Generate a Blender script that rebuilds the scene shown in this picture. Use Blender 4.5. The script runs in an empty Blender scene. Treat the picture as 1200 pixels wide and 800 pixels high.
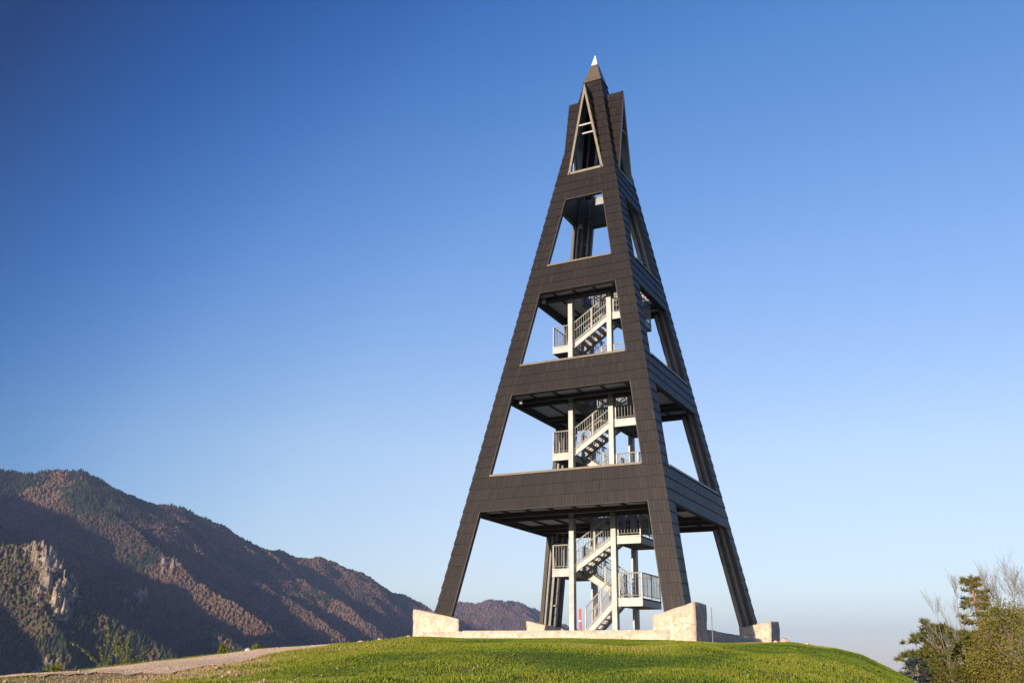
import bpy, math, random
import numpy as np
from mathutils import Matrix, Vector

# ------------------------------------------------------------------ camera, sky, sun, exposure
scene = bpy.context.scene
COL = scene.collection
F_PX, PITCH, ROLL, YAW = 1089.13, 0.3374, 0.0168, 0.4867      # focal length in pixels of a 1200 px wide frame, radians
CAM = np.array([14.446, -35.470, -2.107])
SUN_EL, SUN_PHI = math.radians(9.3), math.radians(2.0)          # low sun, just left of the front face's normal

def cam_axes():
    R = np.array([math.cos(YAW), math.sin(YAW), 0.0])
    Fh = np.array([-math.sin(YAW), math.cos(YAW), 0.0])
    Z = np.array([0, 0, 1.0])
    Fv = Fh * math.cos(PITCH) + Z * math.sin(PITCH)
    U = -Fh * math.sin(PITCH) + Z * math.cos(PITCH)
    c, s = math.cos(ROLL), math.sin(ROLL)
    return R * c + U * s, -R * s + U * c, Fv
CR, CU, CF = cam_axes()
cam_data = bpy.data.cameras.new('camera'); cam = bpy.data.objects.new('camera', cam_data); COL.objects.link(cam)
M = Matrix.Identity(4)
for i in range(3):
    M[i][0], M[i][1], M[i][2], M[i][3] = CR[i], CU[i], -CF[i], CAM[i]
cam.matrix_world = M
cam_data.sensor_fit = 'HORIZONTAL'; cam_data.sensor_width = 36.0
cam_data.lens = F_PX / 1200 * 36; cam_data.clip_end = 60000; cam_data.clip_start = 0.1
scene.camera = cam

sun_dir = Vector((-math.sin(SUN_PHI) * math.cos(SUN_EL), -math.cos(SUN_PHI) * math.cos(SUN_EL), math.sin(SUN_EL)))
world = bpy.data.worlds.new('World'); scene.world = world; world.use_nodes = True
wn = world.node_tree; wn.nodes.clear()
sky = wn.nodes.new('ShaderNodeTexSky'); sky.sky_type = 'NISHITA'; sky.sun_disc = False
sky.sun_elevation = SUN_EL; sky.sun_rotation = math.atan2(sun_dir.x, sun_dir.y)
sky.altitude = 700; sky.air_density = 1.0; sky.dust_density = 0.3; sky.ozone_density = 2.5
bg = wn.nodes.new('ShaderNodeBackground'); bg.inputs['Strength'].default_value = 0.15
wo = wn.nodes.new('ShaderNodeOutputWorld')
wtc = wn.nodes.new('ShaderNodeTexCoord')
def wramp(fac, stops):
    r = wn.nodes.new('ShaderNodeValToRGB'); e = r.color_ramp.elements; r.color_ramp.interpolation = 'EASE' if False else 'LINEAR'
    e[0].position, e[0].color = stops[0][0], (*stops[0][1], 1); e[1].position, e[1].color = stops[-1][0], (*stops[-1][1], 1)
    for p_, c_ in stops[1:-1]: x_ = e.new(p_); x_.color = (*c_, 1)
    wn.links.new(fac, r.inputs[0]); return r.outputs[0]
def wmul(a, b_):
    m_ = wn.nodes.new('ShaderNodeMix'); m_.data_type = 'RGBA'; m_.blend_type = 'MULTIPLY'; m_.inputs[0].default_value = 1
    wn.links.new(a, m_.inputs[6]); wn.links.new(b_, m_.inputs[7]); return m_.outputs[2]
sep = wn.nodes.new('ShaderNodeSeparateXYZ'); wn.links.new(wtc.outputs['Generated'], sep.inputs[0])
# deep clear-evening sky: the air's blue by height, and the polarised dark band a right angle away from the sun
S1 = 1 / 1.5
elev = wramp(sep.outputs['Z'], [(p_, tuple(v * S1 for v in c_)) for p_, c_ in ((0.0, (.74, .64, .66)), (.04, (.84, .74, .76)), (.075, (1.10, .91, .90)), (.125, (1.24, .97, .94)), (.22, (1.45, 1.12, 1.04)), (.40, (1.15, 1.12, 1.27)), (.62, (.72, 1.04, 1.36)), (1.0, (.5, .8, 1.15)))])
dt = wn.nodes.new('ShaderNodeVectorMath'); dt.operation = 'DOT_PRODUCT'; dt.inputs[1].default_value = tuple(-sun_dir)
wn.links.new(wtc.outputs['Generated'], dt.inputs[0])
mr = wn.nodes.new('ShaderNodeMapRange'); mr.inputs['From Min'].default_value = -1; mr.inputs['From Max'].default_value = 1; wn.links.new(dt.outputs['Value'], mr.inputs['Value'])
pol = wramp(mr.outputs[0], [((d_ + 1) / 2, c_) for d_, c_ in ((-.7, (1, 1, 1)), (.05, (.24, .34, .48)), (.29, (.05, .18, .34)), (.42, (.18, .42, .67)), (.50, (.39, .60, .82)), (.56, (.60, .77, .92)), (.68, (.92, .97, 1.0)), (.81, (1.06, 1.02, 1.0)), (1.0, (1, .98, .98)))])
wn.links.new(wmul(wmul(sky.outputs[0], elev), pol), bg.inputs[0]); wn.links.new(bg.outputs[0], wo.inputs[0])

sd = bpy.data.lights.new('sun', 'SUN'); sd.energy = 5.0; sd.angle = math.radians(0.53); sd.color = (1.0, 0.83, 0.64)
so = bpy.data.objects.new('sun', sd); COL.objects.link(so)
so.rotation_euler = sun_dir.to_track_quat('Z', 'Y').to_euler(); so.location = (-20, -60, 40)

vs = scene.view_settings
vs.view_transform = 'Standard'; vs.look = 'None'; vs.gamma = 1.0; vs.use_curve_mapping = False
vs.exposure = 1.0

# ------------------------------------------------------------------ small helpers
def ray(px, py):
    d = CR * ((px - 600) / F_PX) - CU * ((py - 400) / F_PX) + CF
    return d
def at(px, py, dist):
    """the world point seen at (px, py), `dist` metres away measured along the ground"""
    d = ray(px, py); return CAM + d * (dist / math.hypot(d[0], d[1]))
def azim(px):           # angle of column px to the right of the view axis, measured at horizon height
    d = ray(px, 785); a = math.atan2(d[0] * math.cos(YAW) + d[1] * math.sin(YAW), -d[0] * math.sin(YAW) + d[1] * math.cos(YAW))
    return a
def horizon(px):
    lo, hi = 600.0, 950.0
    for _ in range(30):
        m = (lo + hi) / 2
        if ray(px, m)[2] > 0: lo = m
        else: hi = m
    return lo

def hash2(ix, iy, seed):
    h = (ix.astype(np.int64) * 374761393 + iy.astype(np.int64) * 668265263 + seed * 982451653) & 0xFFFFFFFF
    h = ((h ^ (h >> 13)) * 1274126177) & 0xFFFFFFFF
    h = (h ^ (h >> 16)) & 0xFFFFFFFF
    return h / 4294967295.0
def vnoise(x, y, seed=0):
    ix, iy = np.floor(x), np.floor(y); fx, fy = x - ix, y - iy
    fx = fx * fx * fx * (fx * (fx * 6 - 15) + 10); fy = fy * fy * fy * (fy * (fy * 6 - 15) + 10)
    a, b = hash2(ix, iy, seed), hash2(ix + 1, iy, seed); c, d = hash2(ix, iy + 1, seed), hash2(ix + 1, iy + 1, seed)
    return (a * (1 - fx) + b * fx) * (1 - fy) + (c * (1 - fx) + d * fx) * fy - 0.5
def fbm(x, y, octaves=4, seed=0, gain=0.5):
    t = np.zeros_like(x, dtype=float); a, f = 1.0, 1.0
    for o in range(octaves):
        t += a * vnoise(x * f + 17.3 * o, y * f - 9.1 * o, seed + o); a *= gain; f *= 2.03
    return t

def link(o, parent=None):
    COL.objects.link(o)
    if parent is not None: o.parent = parent
    return o
def tag(o, label=None, cat=None, group=None, kind=None):
    if label: o['label'] = label
    if cat: o['category'] = cat
    if group: o['group'] = group
    if kind: o['kind'] = kind
    return o
def empty(name, loc=(0, 0, 0), rz=0.0):
    o = bpy.data.objects.new(name, None); o.location = loc; o.rotation_euler = (0, 0, rz); o.empty_display_size = 0.3
    return link(o)
def copy_tree(o, parent=None):
    c = o.copy(); COL.objects.link(c)
    if parent is not None: c.parent = parent
    for ch in list(o.children): copy_tree(ch, c)
    return c

class MB:
    """collects quads and triangles; build() links them as one mesh object"""
    def __init__(self): self.v, self.f, self.c = [], [], []
    def face(self, pts, col=None):
        n = len(self.v); self.v.extend([tuple(p) for p in pts]); self.f.append(tuple(range(n, n + len(pts)))); self.c.append(col)
    def hexa(self, p, col=None):
        """p: 8 corners, bottom ring 0-3 then top ring 4-7"""
        n = len(self.v); self.v.extend([tuple(q) for q in p])
        for q in ((3, 2, 1, 0), (4, 5, 6, 7), (0, 1, 5, 4), (1, 2, 6, 5), (2, 3, 7, 6), (3, 0, 4, 7)):
            self.f.append(tuple(n + i for i in q)); self.c.append(col)
    def box(self, x0, x1, y0, y1, z0, z1, col=None):
        self.hexa([(x0, y0, z0), (x1, y0, z0), (x1, y1, z0), (x0, y1, z0), (x0, y0, z1), (x1, y0, z1), (x1, y1, z1), (x0, y1, z1)], col)
    def tube(self, p, q, r0, r1=None, n=6, col=None, cap=True):
        r1 = r0 if r1 is None else r1
        p, q = np.array(p, float), np.array(q, float); d = q - p; L = np.linalg.norm(d)
        if L < 1e-6: return
        d /= L; a = np.cross(d, (0, 0, 1.0) if abs(d[2]) < .9 else (1.0, 0, 0)); a /= np.linalg.norm(a); b = np.cross(d, a)
        s = len(self.v)
        for c, r in ((p, r0), (q, r1)):
            for i in range(n):
                t = 2 * math.pi * i / n; self.v.append(tuple(c + r * (math.cos(t) * a + math.sin(t) * b)))
        for i in range(n):
            j = (i + 1) % n; self.f.append((s + i, s + n + i, s + n + j, s + j)); self.c.append(col)
        if cap:
            self.f.append(tuple(s + i for i in range(n))); self.c.append(col)
            self.f.append(tuple(s + n + i for i in reversed(range(n)))); self.c.append(col)
    def bar(self, p, q, w, h, col=None, up=(0, 0, 1)):
        """a rectangular bar from p to q, w across, h along up"""
        p, q = np.array(p, float), np.array(q, float); d = q - p; d /= np.linalg.norm(d)
        up = np.array(up, float); s = np.cross(d, up); s /= np.linalg.norm(s); u = np.cross(s, d)
        s = s * w / 2; u = u * h / 2
        self.hexa([p - s - u, p + s - u, q + s - u, q - s - u, p - s + u, p + s + u, q + s + u, q - s + u], col)
    def build(self, name, mat, parent=None, smooth=False):
        me = bpy.data.meshes.new(name); me.from_pydata(self.v, [], self.f)
        if any(c is not None for c in self.c):
            at_ = me.attributes.new('tint', 'FLOAT', 'FACE'); at_.data.foreach_set('value', [0.5 if c is None else c for c in self.c])
        me.materials.append(mat)
        if smooth: me.polygons.foreach_set('use_smooth', [True] * len(me.polygons))
        me.update(); o = bpy.data.objects.new(name, me)
        return link(o, parent)

def np_mesh(name, verts, faces, mat, parent=None, smooth=False, point_attrs=None, face_attrs=None):
    """verts (n,3), faces (m,3) or (m,4) arrays"""
    me = bpy.data.meshes.new(name); k = faces.shape[1]
    me.vertices.add(len(verts)); me.vertices.foreach_set('co', np.ascontiguousarray(verts, dtype=np.float32).ravel())
    me.loops.add(faces.size); me.loops.foreach_set('vertex_index', np.ascontiguousarray(faces, dtype=np.int32).ravel())
    me.polygons.add(len(faces)); me.polygons.foreach_set('loop_start', np.arange(0, faces.size, k, dtype=np.int32))
    if smooth: me.polygons.foreach_set('use_smooth', np.ones(len(faces), bool))
    for dom, d in (('POINT', point_attrs or {}), ('FACE', face_attrs or {})):
        for n_, vals in d.items():
            a = me.attributes.new(n_, 'FLOAT', dom); a.data.foreach_set('value', np.ascontiguousarray(vals, dtype=np.float32))
    me.materials.append(mat); me.update(calc_edges=True); me.validate()
    o = bpy.data.objects.new(name, me)
    return link(o, parent)

# ------------------------------------------------------------------ materials
def mat_new(name, rough=0.6, metal=0.0, spec=0.5):
    m = bpy.data.materials.new(name); m.use_nodes = True; nt = m.node_tree
    b = nt.nodes['Principled BSDF']; b.inputs['Roughness'].default_value = rough; b.inputs['Metallic'].default_value = metal
    b.inputs['Specular IOR Level'].default_value = spec
    return m, nt, b
def ramp(nt, fac, stops):
    r = nt.nodes.new('ShaderNodeValToRGB'); e = r.color_ramp.elements
    e[0].position, e[0].color = stops[0][0], (*stops[0][1], 1); e[1].position, e[1].color = stops[-1][0], (*stops[-1][1], 1)
    for p, c in stops[1:-1]:
        x = e.new(p); x.color = (*c, 1)
    nt.links.new(fac, r.inputs[0]); return r.outputs[0]
def noise(nt, scale, detail=4, rough=0.6, coord='Object', vec=None):
    n = nt.nodes.new('ShaderNodeTexNoise'); n.inputs['Scale'].default_value = scale
    n.inputs['Detail'].default_value = detail; n.inputs['Roughness'].default_value = rough
    if vec is None:
        tc = nt.nodes.new('ShaderNodeTexCoord'); vec = tc.outputs[coord]
    nt.links.new(vec, n.inputs['Vector']); return n.outputs['Fac']
def mix(nt, fac, a, b, mode='MIX'):
    m = nt.nodes.new('ShaderNodeMix'); m.data_type = 'RGBA'; m.blend_type = mode
    for s, v in ((m.inputs[0], fac), (m.inputs[6], a), (m.inputs[7], b)):
        if isinstance(v, (int, float)): s.default_value = v
        elif isinstance(v, tuple): s.default_value = (*v, 1)
        else: nt.links.new(v, s)
    return m.outputs[2]
def attr(nt, name):
    a = nt.nodes.new('ShaderNodeAttribute'); a.attribute_name = name; return a.outputs['Fac']
def bump(nt, b, h, strength=0.3, dist=0.02):
    n = nt.nodes.new('ShaderNodeBump'); n.inputs['Strength'].default_value = strength; n.inputs['Distance'].default_value = dist
    nt.links.new(h, n.inputs['Height']); nt.links.new(n.outputs[0], b.inputs['Normal'])
def noisy(name, c0, c1, scale, rough=0.6, metal=0.0, bstr=0.0, bdist=0.01, detail=4, spec=0.5):
    m, nt, b = mat_new(name, rough, metal, spec); f = noise(nt, scale, detail)
    nt.links.new(ramp(nt, f, [(0.3, c0), (0.7, c1)]), b.inputs['Base Color'])
    if bstr: bump(nt, b, f, bstr, bdist)
    return m

# dark brown cladding tiles, each with its own tone and grain running down it
m_tile, nt, b = mat_new('dark_tiles', 0.52, 0, 0.35)
grain_tc = nt.nodes.new('ShaderNodeTexCoord'); mp = nt.nodes.new('ShaderNodeMapping'); mp.inputs['Scale'].default_value = (22, 22, 1.6)
nt.links.new(grain_tc.outputs['Object'], mp.inputs['Vector'])
g = noise(nt, 1.0, 4, 0.65, vec=mp.outputs[0])
base = ramp(nt, attr(nt, 'tint'), [(0.0, (0.0085, 0.0060, 0.0046)), (0.5, (0.0135, 0.0093, 0.0070)), (1.0, (0.0215, 0.0148, 0.0110))])
col = mix(nt, 1.0, base, ramp(nt, g, [(0.3, (0.7, 0.7, 0.7)), (0.75, (1.3, 1.27, 1.22))]), 'MULTIPLY')
wth = noise(nt, 0.45, 5, 0.7); col = mix(nt, 1.0, col, ramp(nt, wth, [(0.3, (0.78, 0.78, 0.80)), (0.55, (1.0, 1.0, 1.0)), (0.75, (1.30, 1.24, 1.16))]), 'MULTIPLY')
nt.links.new(col, b.inputs['Base Color']); bump(nt, b, g, 0.35, 0.01)
m_back = noisy('cladding_backing', (0.018, 0.015, 0.013), (0.028, 0.022, 0.020), 6, 0.8)
m_lining = noisy('grey_metal_lining', (0.13, 0.145, 0.16), (0.19, 0.205, 0.22), 2.5, 0.45, 0.2)
m_trim = noisy('bronze_flashing', (0.15, 0.125, 0.09), (0.21, 0.175, 0.125), 4, 0.42, 0.3)
m_cap = noisy('brown_cap_metal', (0.085, 0.068, 0.046), (0.125, 0.10, 0.07), 5, 0.45, 0.2)
m_edge = noisy('dark_edge_metal', (0.040, 0.033, 0.027), (0.065, 0.055, 0.045), 4, 0.5)
m_galv = noisy('galvanised_steel', (0.25, 0.248, 0.235), (0.38, 0.375, 0.36), 3.5, 0.48, 0.2)
m_post = noisy('dull_steel', (0.19, 0.195, 0.20), (0.28, 0.28, 0.28), 4, 0.5, 0.3)
m_girder = noisy('brown_steel', (0.035, 0.03, 0.027), (0.06, 0.05, 0.043), 4, 0.6)
m_soffit = noisy('soffit_panels', (0.48, 0.50, 0.54), (0.58, 0.60, 0.64), 1.2, 0.5, 0.0)
m_tip = noisy('bright_tip', (0.78, 0.77, 0.75), (0.84, 0.83, 0.81), 3, 0.4, 0.0)
m_red = noisy('red_paint', (0.42, 0.03, 0.03), (0.55, 0.05, 0.05), 6, 0.5)
m_white = noisy('white_paint', (0.7, 0.7, 0.68), (0.8, 0.8, 0.78), 6, 0.5)
m_lampbody = noisy('lamp_housing', (0.35, 0.35, 0.36), (0.5, 0.5, 0.5), 6, 0.4)

# pale stone masonry: irregular blocks, mortar joints, warm stains
m_stone, nt, b = mat_new('pale_stone', 0.85, 0, 0.3)
tc = nt.nodes.new('ShaderNodeTexCoord')
wob = nt.nodes.new('ShaderNodeTexNoise'); wob.inputs['Scale'].default_value = 3.0; nt.links.new(tc.outputs['Object'], wob.inputs['Vector'])
vm = nt.nodes.new('ShaderNodeVectorMath'); vm.operation = 'MULTIPLY_ADD'; vm.inputs[1].default_value = (0.12, 0.12, 0.12)
nt.links.new(wob.outputs['Color'], vm.inputs[0]); nt.links.new(tc.outputs['Object'], vm.inputs[2])
vo = nt.nodes.new('ShaderNodeTexVoronoi'); vo.inputs['Scale'].default_value = 4.6; nt.links.new(vm.outputs[0], vo.inputs['Vector'])
ve = nt.nodes.new('ShaderNodeTexVoronoi'); ve.feature = 'DISTANCE_TO_EDGE'; ve.inputs['Scale'].default_value = 4.6; nt.links.new(vm.outputs[0], ve.inputs['Vector'])
stone_c = ramp(nt, vo.outputs['Color'], [(0.0, (0.44, 0.36, 0.29)), (0.5, (0.51, 0.43, 0.35)), (1.0, (0.58, 0.50, 0.42))])
fine = noise(nt, 9, 6, 0.7)
stone_c = mix(nt, 1.0, stone_c, ramp(nt, fine, [(0.30, (0.60, 0.52, 0.44)), (0.46, (0.92, 0.88, 0.83)), (0.65, (1.08, 1.06, 1.04))]), 'MULTIPLY')
joint = ramp(nt, ve.outputs['Distance'], [(0.008, (0.76, 0.72, 0.68)), (0.04, (1, 1, 1))])
nt.links.new(mix(nt, 1.0, stone_c, joint, 'MULTIPLY'), b.inputs['Base Color'])
bump(nt, b, ve.outputs['Distance'], 0.25, 0.06)
m_floor = noisy('platform_gravel', (0.32, 0.28, 0.24), (0.45, 0.40, 0.34), 6, 0.9, bstr=0.4)

m_clod = noisy('earth_clods', (0.22, 0.15, 0.09), (0.42, 0.33, 0.24), 8, 0.95)
m_path, nt, b = mat_new('pink_gravel', 0.95, 0, 0.2)
f1 = noise(nt, 14, 6, 0.75); f2 = noise(nt, 0.6, 3)
c = ramp(nt, f1, [(0.25, (0.64, 0.46, 0.32)), (0.55, (0.77, 0.58, 0.43)), (0.8, (0.84, 0.69, 0.53))])
nt.links.new(mix(nt, 1.0, c, ramp(nt, f2, [(0.3, (0.85, 0.84, 0.82)), (0.7, (1.05, 1.05, 1.05))]), 'MULTIPLY'), b.inputs['Base Color'])
bump(nt, b, f1, 1.0, 0.08)

# hill ground: turf with worn, dry earth where the 'dirt' mask says so
m_ground, nt, b = mat_new('turf_ground', 0.95, 0, 0.15)
n1 = noise(nt, 1.2, 6, 0.7); n2 = noise(nt, 12, 5, 0.7)
grass_c = ramp(nt, n1, [(0.3, (0.050, 0.080, 0.012)), (0.6, (0.085, 0.115, 0.016)), (0.8, (0.13, 0.13, 0.03))])
earth_c = ramp(nt, n2, [(0.25, (0.20, 0.125, 0.07)), (0.55, (0.36, 0.245, 0.145)), (0.8, (0.50, 0.38, 0.25))])
nt.links.new(mix(nt, attr(nt, 'dirt'), grass_c, earth_c), b.inputs['Base Color']); bump(nt, b, n2, 0.6, 0.05)

def leaf_mat(name, stops, trans=0.25, rough=0.7):
    m, nt, b = mat_new(name, rough, 0, 0.2)
    nt.links.new(ramp(nt, attr(nt, 'tint'), stops), b.inputs['Base Color'])
    t = nt.nodes.new('ShaderNodeBsdfTranslucent'); ms = nt.nodes.new('ShaderNodeMixShader'); ms.inputs[0].default_value = trans
    nt.links.new(ramp(nt, attr(nt, 'tint'), stops), t.inputs['Color'])
    nt.links.new(b.outputs[0], ms.inputs[1]); nt.links.new(t.outputs[0], ms.inputs[2])
    nt.links.new(ms.outputs[0], nt.nodes['Material Output'].inputs['Surface'])
    return m
m_grass = leaf_mat('grass_blades', [(0.0, (0.060, 0.118, 0.010)), (0.45, (0.165, 0.215, 0.015)), (0.8, (0.25, 0.265, 0.028)), (1.0, (0.40, 0.30, 0.11))], 0.3)
m_pine = leaf_mat('pine_needles', [(0.0, (0.036, 0.050, 0.013)), (0.6, (0.092, 0.102, 0.020)), (1.0, (0.165, 0.125, 0.034))], 0.15)
m_spruce = leaf_mat('blue_spruce_needles', [(0.0, (0.012, 0.022, 0.032)), (1.0, (0.035, 0.055, 0.075))], 0.1)
m_willow = leaf_mat('yellow_green_leaves', [(0.0, (0.090, 0.092, 0.013)), (0.6, (0.205, 0.185, 0.024)), (1.0, (0.33, 0.25, 0.045))], 0.3)
m_rust = leaf_mat('dry_rust_leaves', [(0.0, (0.10, 0.05, 0.03)), (1.0, (0.20, 0.10, 0.05))], 0.2)
m_fresh = leaf_mat('fresh_leaves', [(0.0, (0.08, 0.12, 0.012)), (1.0, (0.22, 0.24, 0.03))], 0.35)
m_pinebark = noisy('orange_pine_bark', (0.17, 0.075, 0.035), (0.30, 0.14, 0.06), 5, 0.9)
m_bark = noisy('grey_brown_bark', (0.10, 0.08, 0.06), (0.19, 0.155, 0.12), 5, 0.9)
m_birch = noisy('grey_twigs', (0.11, 0.095, 0.085), (0.21, 0.185, 0.165), 3, 0.9)

# far mountains: forest floor, rock mask
m_mount, nt, b = mat_new('mountain_ground', 1.0, 0, 0.05)
q1 = noise(nt, 0.006, 6, 0.65); q2 = noise(nt, 0.07, 6, 0.75)
fc = ramp(nt, q1, [(0.35, (0.055, 0.050, 0.030)), (0.5, (0.085, 0.060, 0.040)), (0.65, (0.105, 0.065, 0.045))])
rc = ramp(nt, q2, [(0.3, (0.15, 0.105, 0.07)), (0.5, (0.39, 0.30, 0.22)), (0.75, (0.54, 0.44, 0.34))])
q3 = noise(nt, 0.22, 5, 0.8); rc = mix(nt, 1.0, rc, ramp(nt, q3, [(0.38, (0.35, 0.32, 0.30)), (0.5, (1.0, 1.0, 1.0)), (0.8, (1.2, 1.17, 1.12))]), 'MULTIPLY')
nt.links.new(mix(nt, attr(nt, 'rock'), fc, rc), b.inputs['Base Color']); bump(nt, b, q2, 1.0, 6.0)
m_forest = leaf_mat('forest_crowns', [(0.0, (0.014, 0.023, 0.013)), (0.30, (0.032, 0.040, 0.017)), (0.36, (0.050, 0.036, 0.024)), (0.66, (0.120, 0.064, 0.045)), (0.80, (0.132, 0.080, 0.050)), (0.86, (0.052, 0.050, 0.022)), (1.0, (0.088, 0.078, 0.030))], 0.05, 1.0)
m_valley = noisy('valley_floor', (0.06, 0.065, 0.035), (0.12, 0.11, 0.07), 0.002, 1.0)

# ------------------------------------------------------------------ the near hill
CREST = np.array([(-900, 870), (-400, 835), (0, 796.5), (100, 787), (200, 774.5), (300, 762), (380, 757), (440, 752), (485, 748), (560, 748), (640, 747.5), (770, 748.5), (820, 750),
                  (865, 753), (908, 754), (930, 754), (980, 761), (1010, 769), (1040, 784), (1065, 798), (1100, 822), (1160, 865), (1250, 905), (1500, 960)], float)
CRD = np.array([(-900, 20), (0, 27), (200, 30), (380, 33), (485, 35.2), (560, 34.0), (640, 33.2), (770, 31.6), (818, 31.0), (865, 34.5), (908, 38.5), (930, 40), (1065, 40), (1200, 36), (1500, 30)], float)
cr_az = np.array([azim(p) for p in CREST[:, 0]]); cr_T = []
for p, y in CREST:
    d = ray(p, y); cr_T.append(d[2] / math.hypot(d[0], d[1]))
cr_T = np.array(cr_T); cd_az = np.array([azim(p) for p in CRD[:, 0]])
HH = 1.62
def crest_T(az): return np.interp(az, cr_az, cr_T)
def crest_D(az): return np.interp(az, cd_az, CRD[:, 1])
def to_xy(az, d):
    return (CAM[0] + d * (math.cos(YAW) * np.sin(az) - math.sin(YAW) * np.cos(az)), CAM[1] + d * (math.sin(YAW) * np.sin(az) + math.cos(YAW) * np.cos(az)))
def hill_h(az, d, detail=True):
    az_c = np.clip(az, cr_az[0], cr_az[-1])
    fr = np.clip((np.abs(az) - 1.0) / 0.8, 0, 1)                     # behind the camera the hill simply continues level
    T, D = crest_T(az_c) * (1 - fr), crest_D(az_c) + 6 * fr
    u = d / D
    h = CAM[2] + T * d - HH * (1 - u) ** 2
    over = np.clip(d - D, 0, None)
    h = h - 0.006 * over ** 2 / (1 + over / 28.0)
    h = np.maximum(h, -150 + 0 * h)
    if detail:
        x, y = to_xy(az, d); amp = np.clip(d / 8, 0, 1) * np.clip(1.25 - u, 0.15, 1) * 0.34
        h = h + amp * fbm(x * 0.22, y * 0.22, 3, 5) + 0.10 * np.clip(1.15 - u, 0, 1) * fbm(x * 1.1, y * 1.1, 3, 9)
        far = np.clip((d - D - 15) / 60, 0, 1); h = h + far * 3.0 * fbm(x * 0.05, y * 0.05, 4, 12)
    return h
def dirt_mask(az, d):
    x, y = to_xy(az, d); D = crest_D(az)
    # worn earth along the path and at the bottom left; sand at the foot of the right-hand wall
    left = np.interp(az, [azim(-300), azim(60), azim(170), azim(290), azim(400)], [1.15, 1.05, 0.85, 0.50, -0.25])
    near = np.clip((0.80 - d / D) / 0.05, 0, 1)
    m = left * near + 0.8 * fbm(x * 0.55, y * 0.55, 4, 21)
    s = np.exp(-((az - azim(868)) / 0.045) ** 2) * np.clip((d - 0.93 * D) / (0.05 * D), 0, 1) * 1.5
    p2 = np.exp(-((az - azim(968)) / 0.014) ** 2) * np.clip((d - 0.86 * D) / (0.05 * D), 0, 1) * 0.75
    base_ = np.clip((d - 0.985 * D) / (0.02 * D), 0, 1) * np.clip((az - azim(430)) / 0.02, 0, 1) * np.clip((azim(915) - az) / 0.02, 0, 1) * 0.8
    return np.clip(np.maximum.reduce([m * 1.6 - 0.35, s, p2 + 0.3 * fbm(x, y, 3, 3), base_]), 0, 1)
azs = np.concatenate([np.linspace(-math.pi, -0.62, 70)[:-1], np.linspace(-0.62, 0.72, 420), np.linspace(0.72, math.pi, 70)[1:]])
ds = np.concatenate([np.linspace(0.0, 10, 24)[:-1], np.linspace(10, 48, 150)[:-1], 48 * np.exp(np.linspace(0, math.log(520 / 48), 60))])
AZ, DD = np.meshgrid(azs, ds, indexing='ij'); X, Y = to_xy(AZ, DD); H = hill_h(AZ, DD)
nA, nD = AZ.shape
def grid_faces(nA, nD):
    i = np.arange(nA - 1)[:, None] * nD + np.arange(nD - 1)[None, :]
    return np.stack([i, i + nD, i + nD + 1, i + 1], -1).reshape(-1, 4)
go = np_mesh('hill_ground', np.stack([X, Y, H], -1).reshape(-1, 3), grid_faces(nA, nD), m_ground, smooth=True, point_attrs={'dirt': dirt_mask(AZ, DD).ravel()})
tag(go, 'green grassy hilltop under the tower, worn to brown earth at the left', kind='structure')

# gravel path that comes up from the left along the crest
pz = np.linspace(-260, 400, 200); pazs = np.array([azim(p) for p in pz])
u0 = np.interp(pz, [-260, 0, 100, 200, 300, 345, 380, 400], [0.84, 0.79, 0.76, 0.70, 0.725, 0.82, 0.93, 0.975])
rows = np.linspace(0, 1, 22)
PA = np.repeat(pazs[:, None], 22, 1); D0 = crest_D(pazs)
PD = D0[:, None] * (u0[:, None] + (1.015 - u0[:, None]) * rows[None, :] ** 1.0)
PD[:, 0] += 0.5 * fbm(pz * 0.06, pz * 0, 3, 4)
PX, PY = to_xy(PA, PD); PH = hill_h(PA, PD) + 0.025
po = np_mesh('gravel_path', np.stack([PX, PY, PH], -1).reshape(-1, 3), grid_faces(200, 22), m_path, smooth=True)
tag(po, 'pale pink gravel path climbing along the crest from the left', kind='structure')

# wide valley floor out to the horizon
vz = -165.0
rr = np.concatenate([[0], 300 * np.exp(np.linspace(0, math.log(14000 / 300), 30))]); th = np.linspace(0, 2 * math.pi, 97)
TH, RR = np.meshgrid(th, rr, indexing='ij')
vo_ = np_mesh('valley_ground', np.stack([RR * np.cos(TH), RR * np.sin(TH), np.full_like(RR, vz)], -1).reshape(-1, 3), grid_faces(97, 31), m_valley)
tag(vo_, 'hazy valley floor below the hill', kind='structure')

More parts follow.
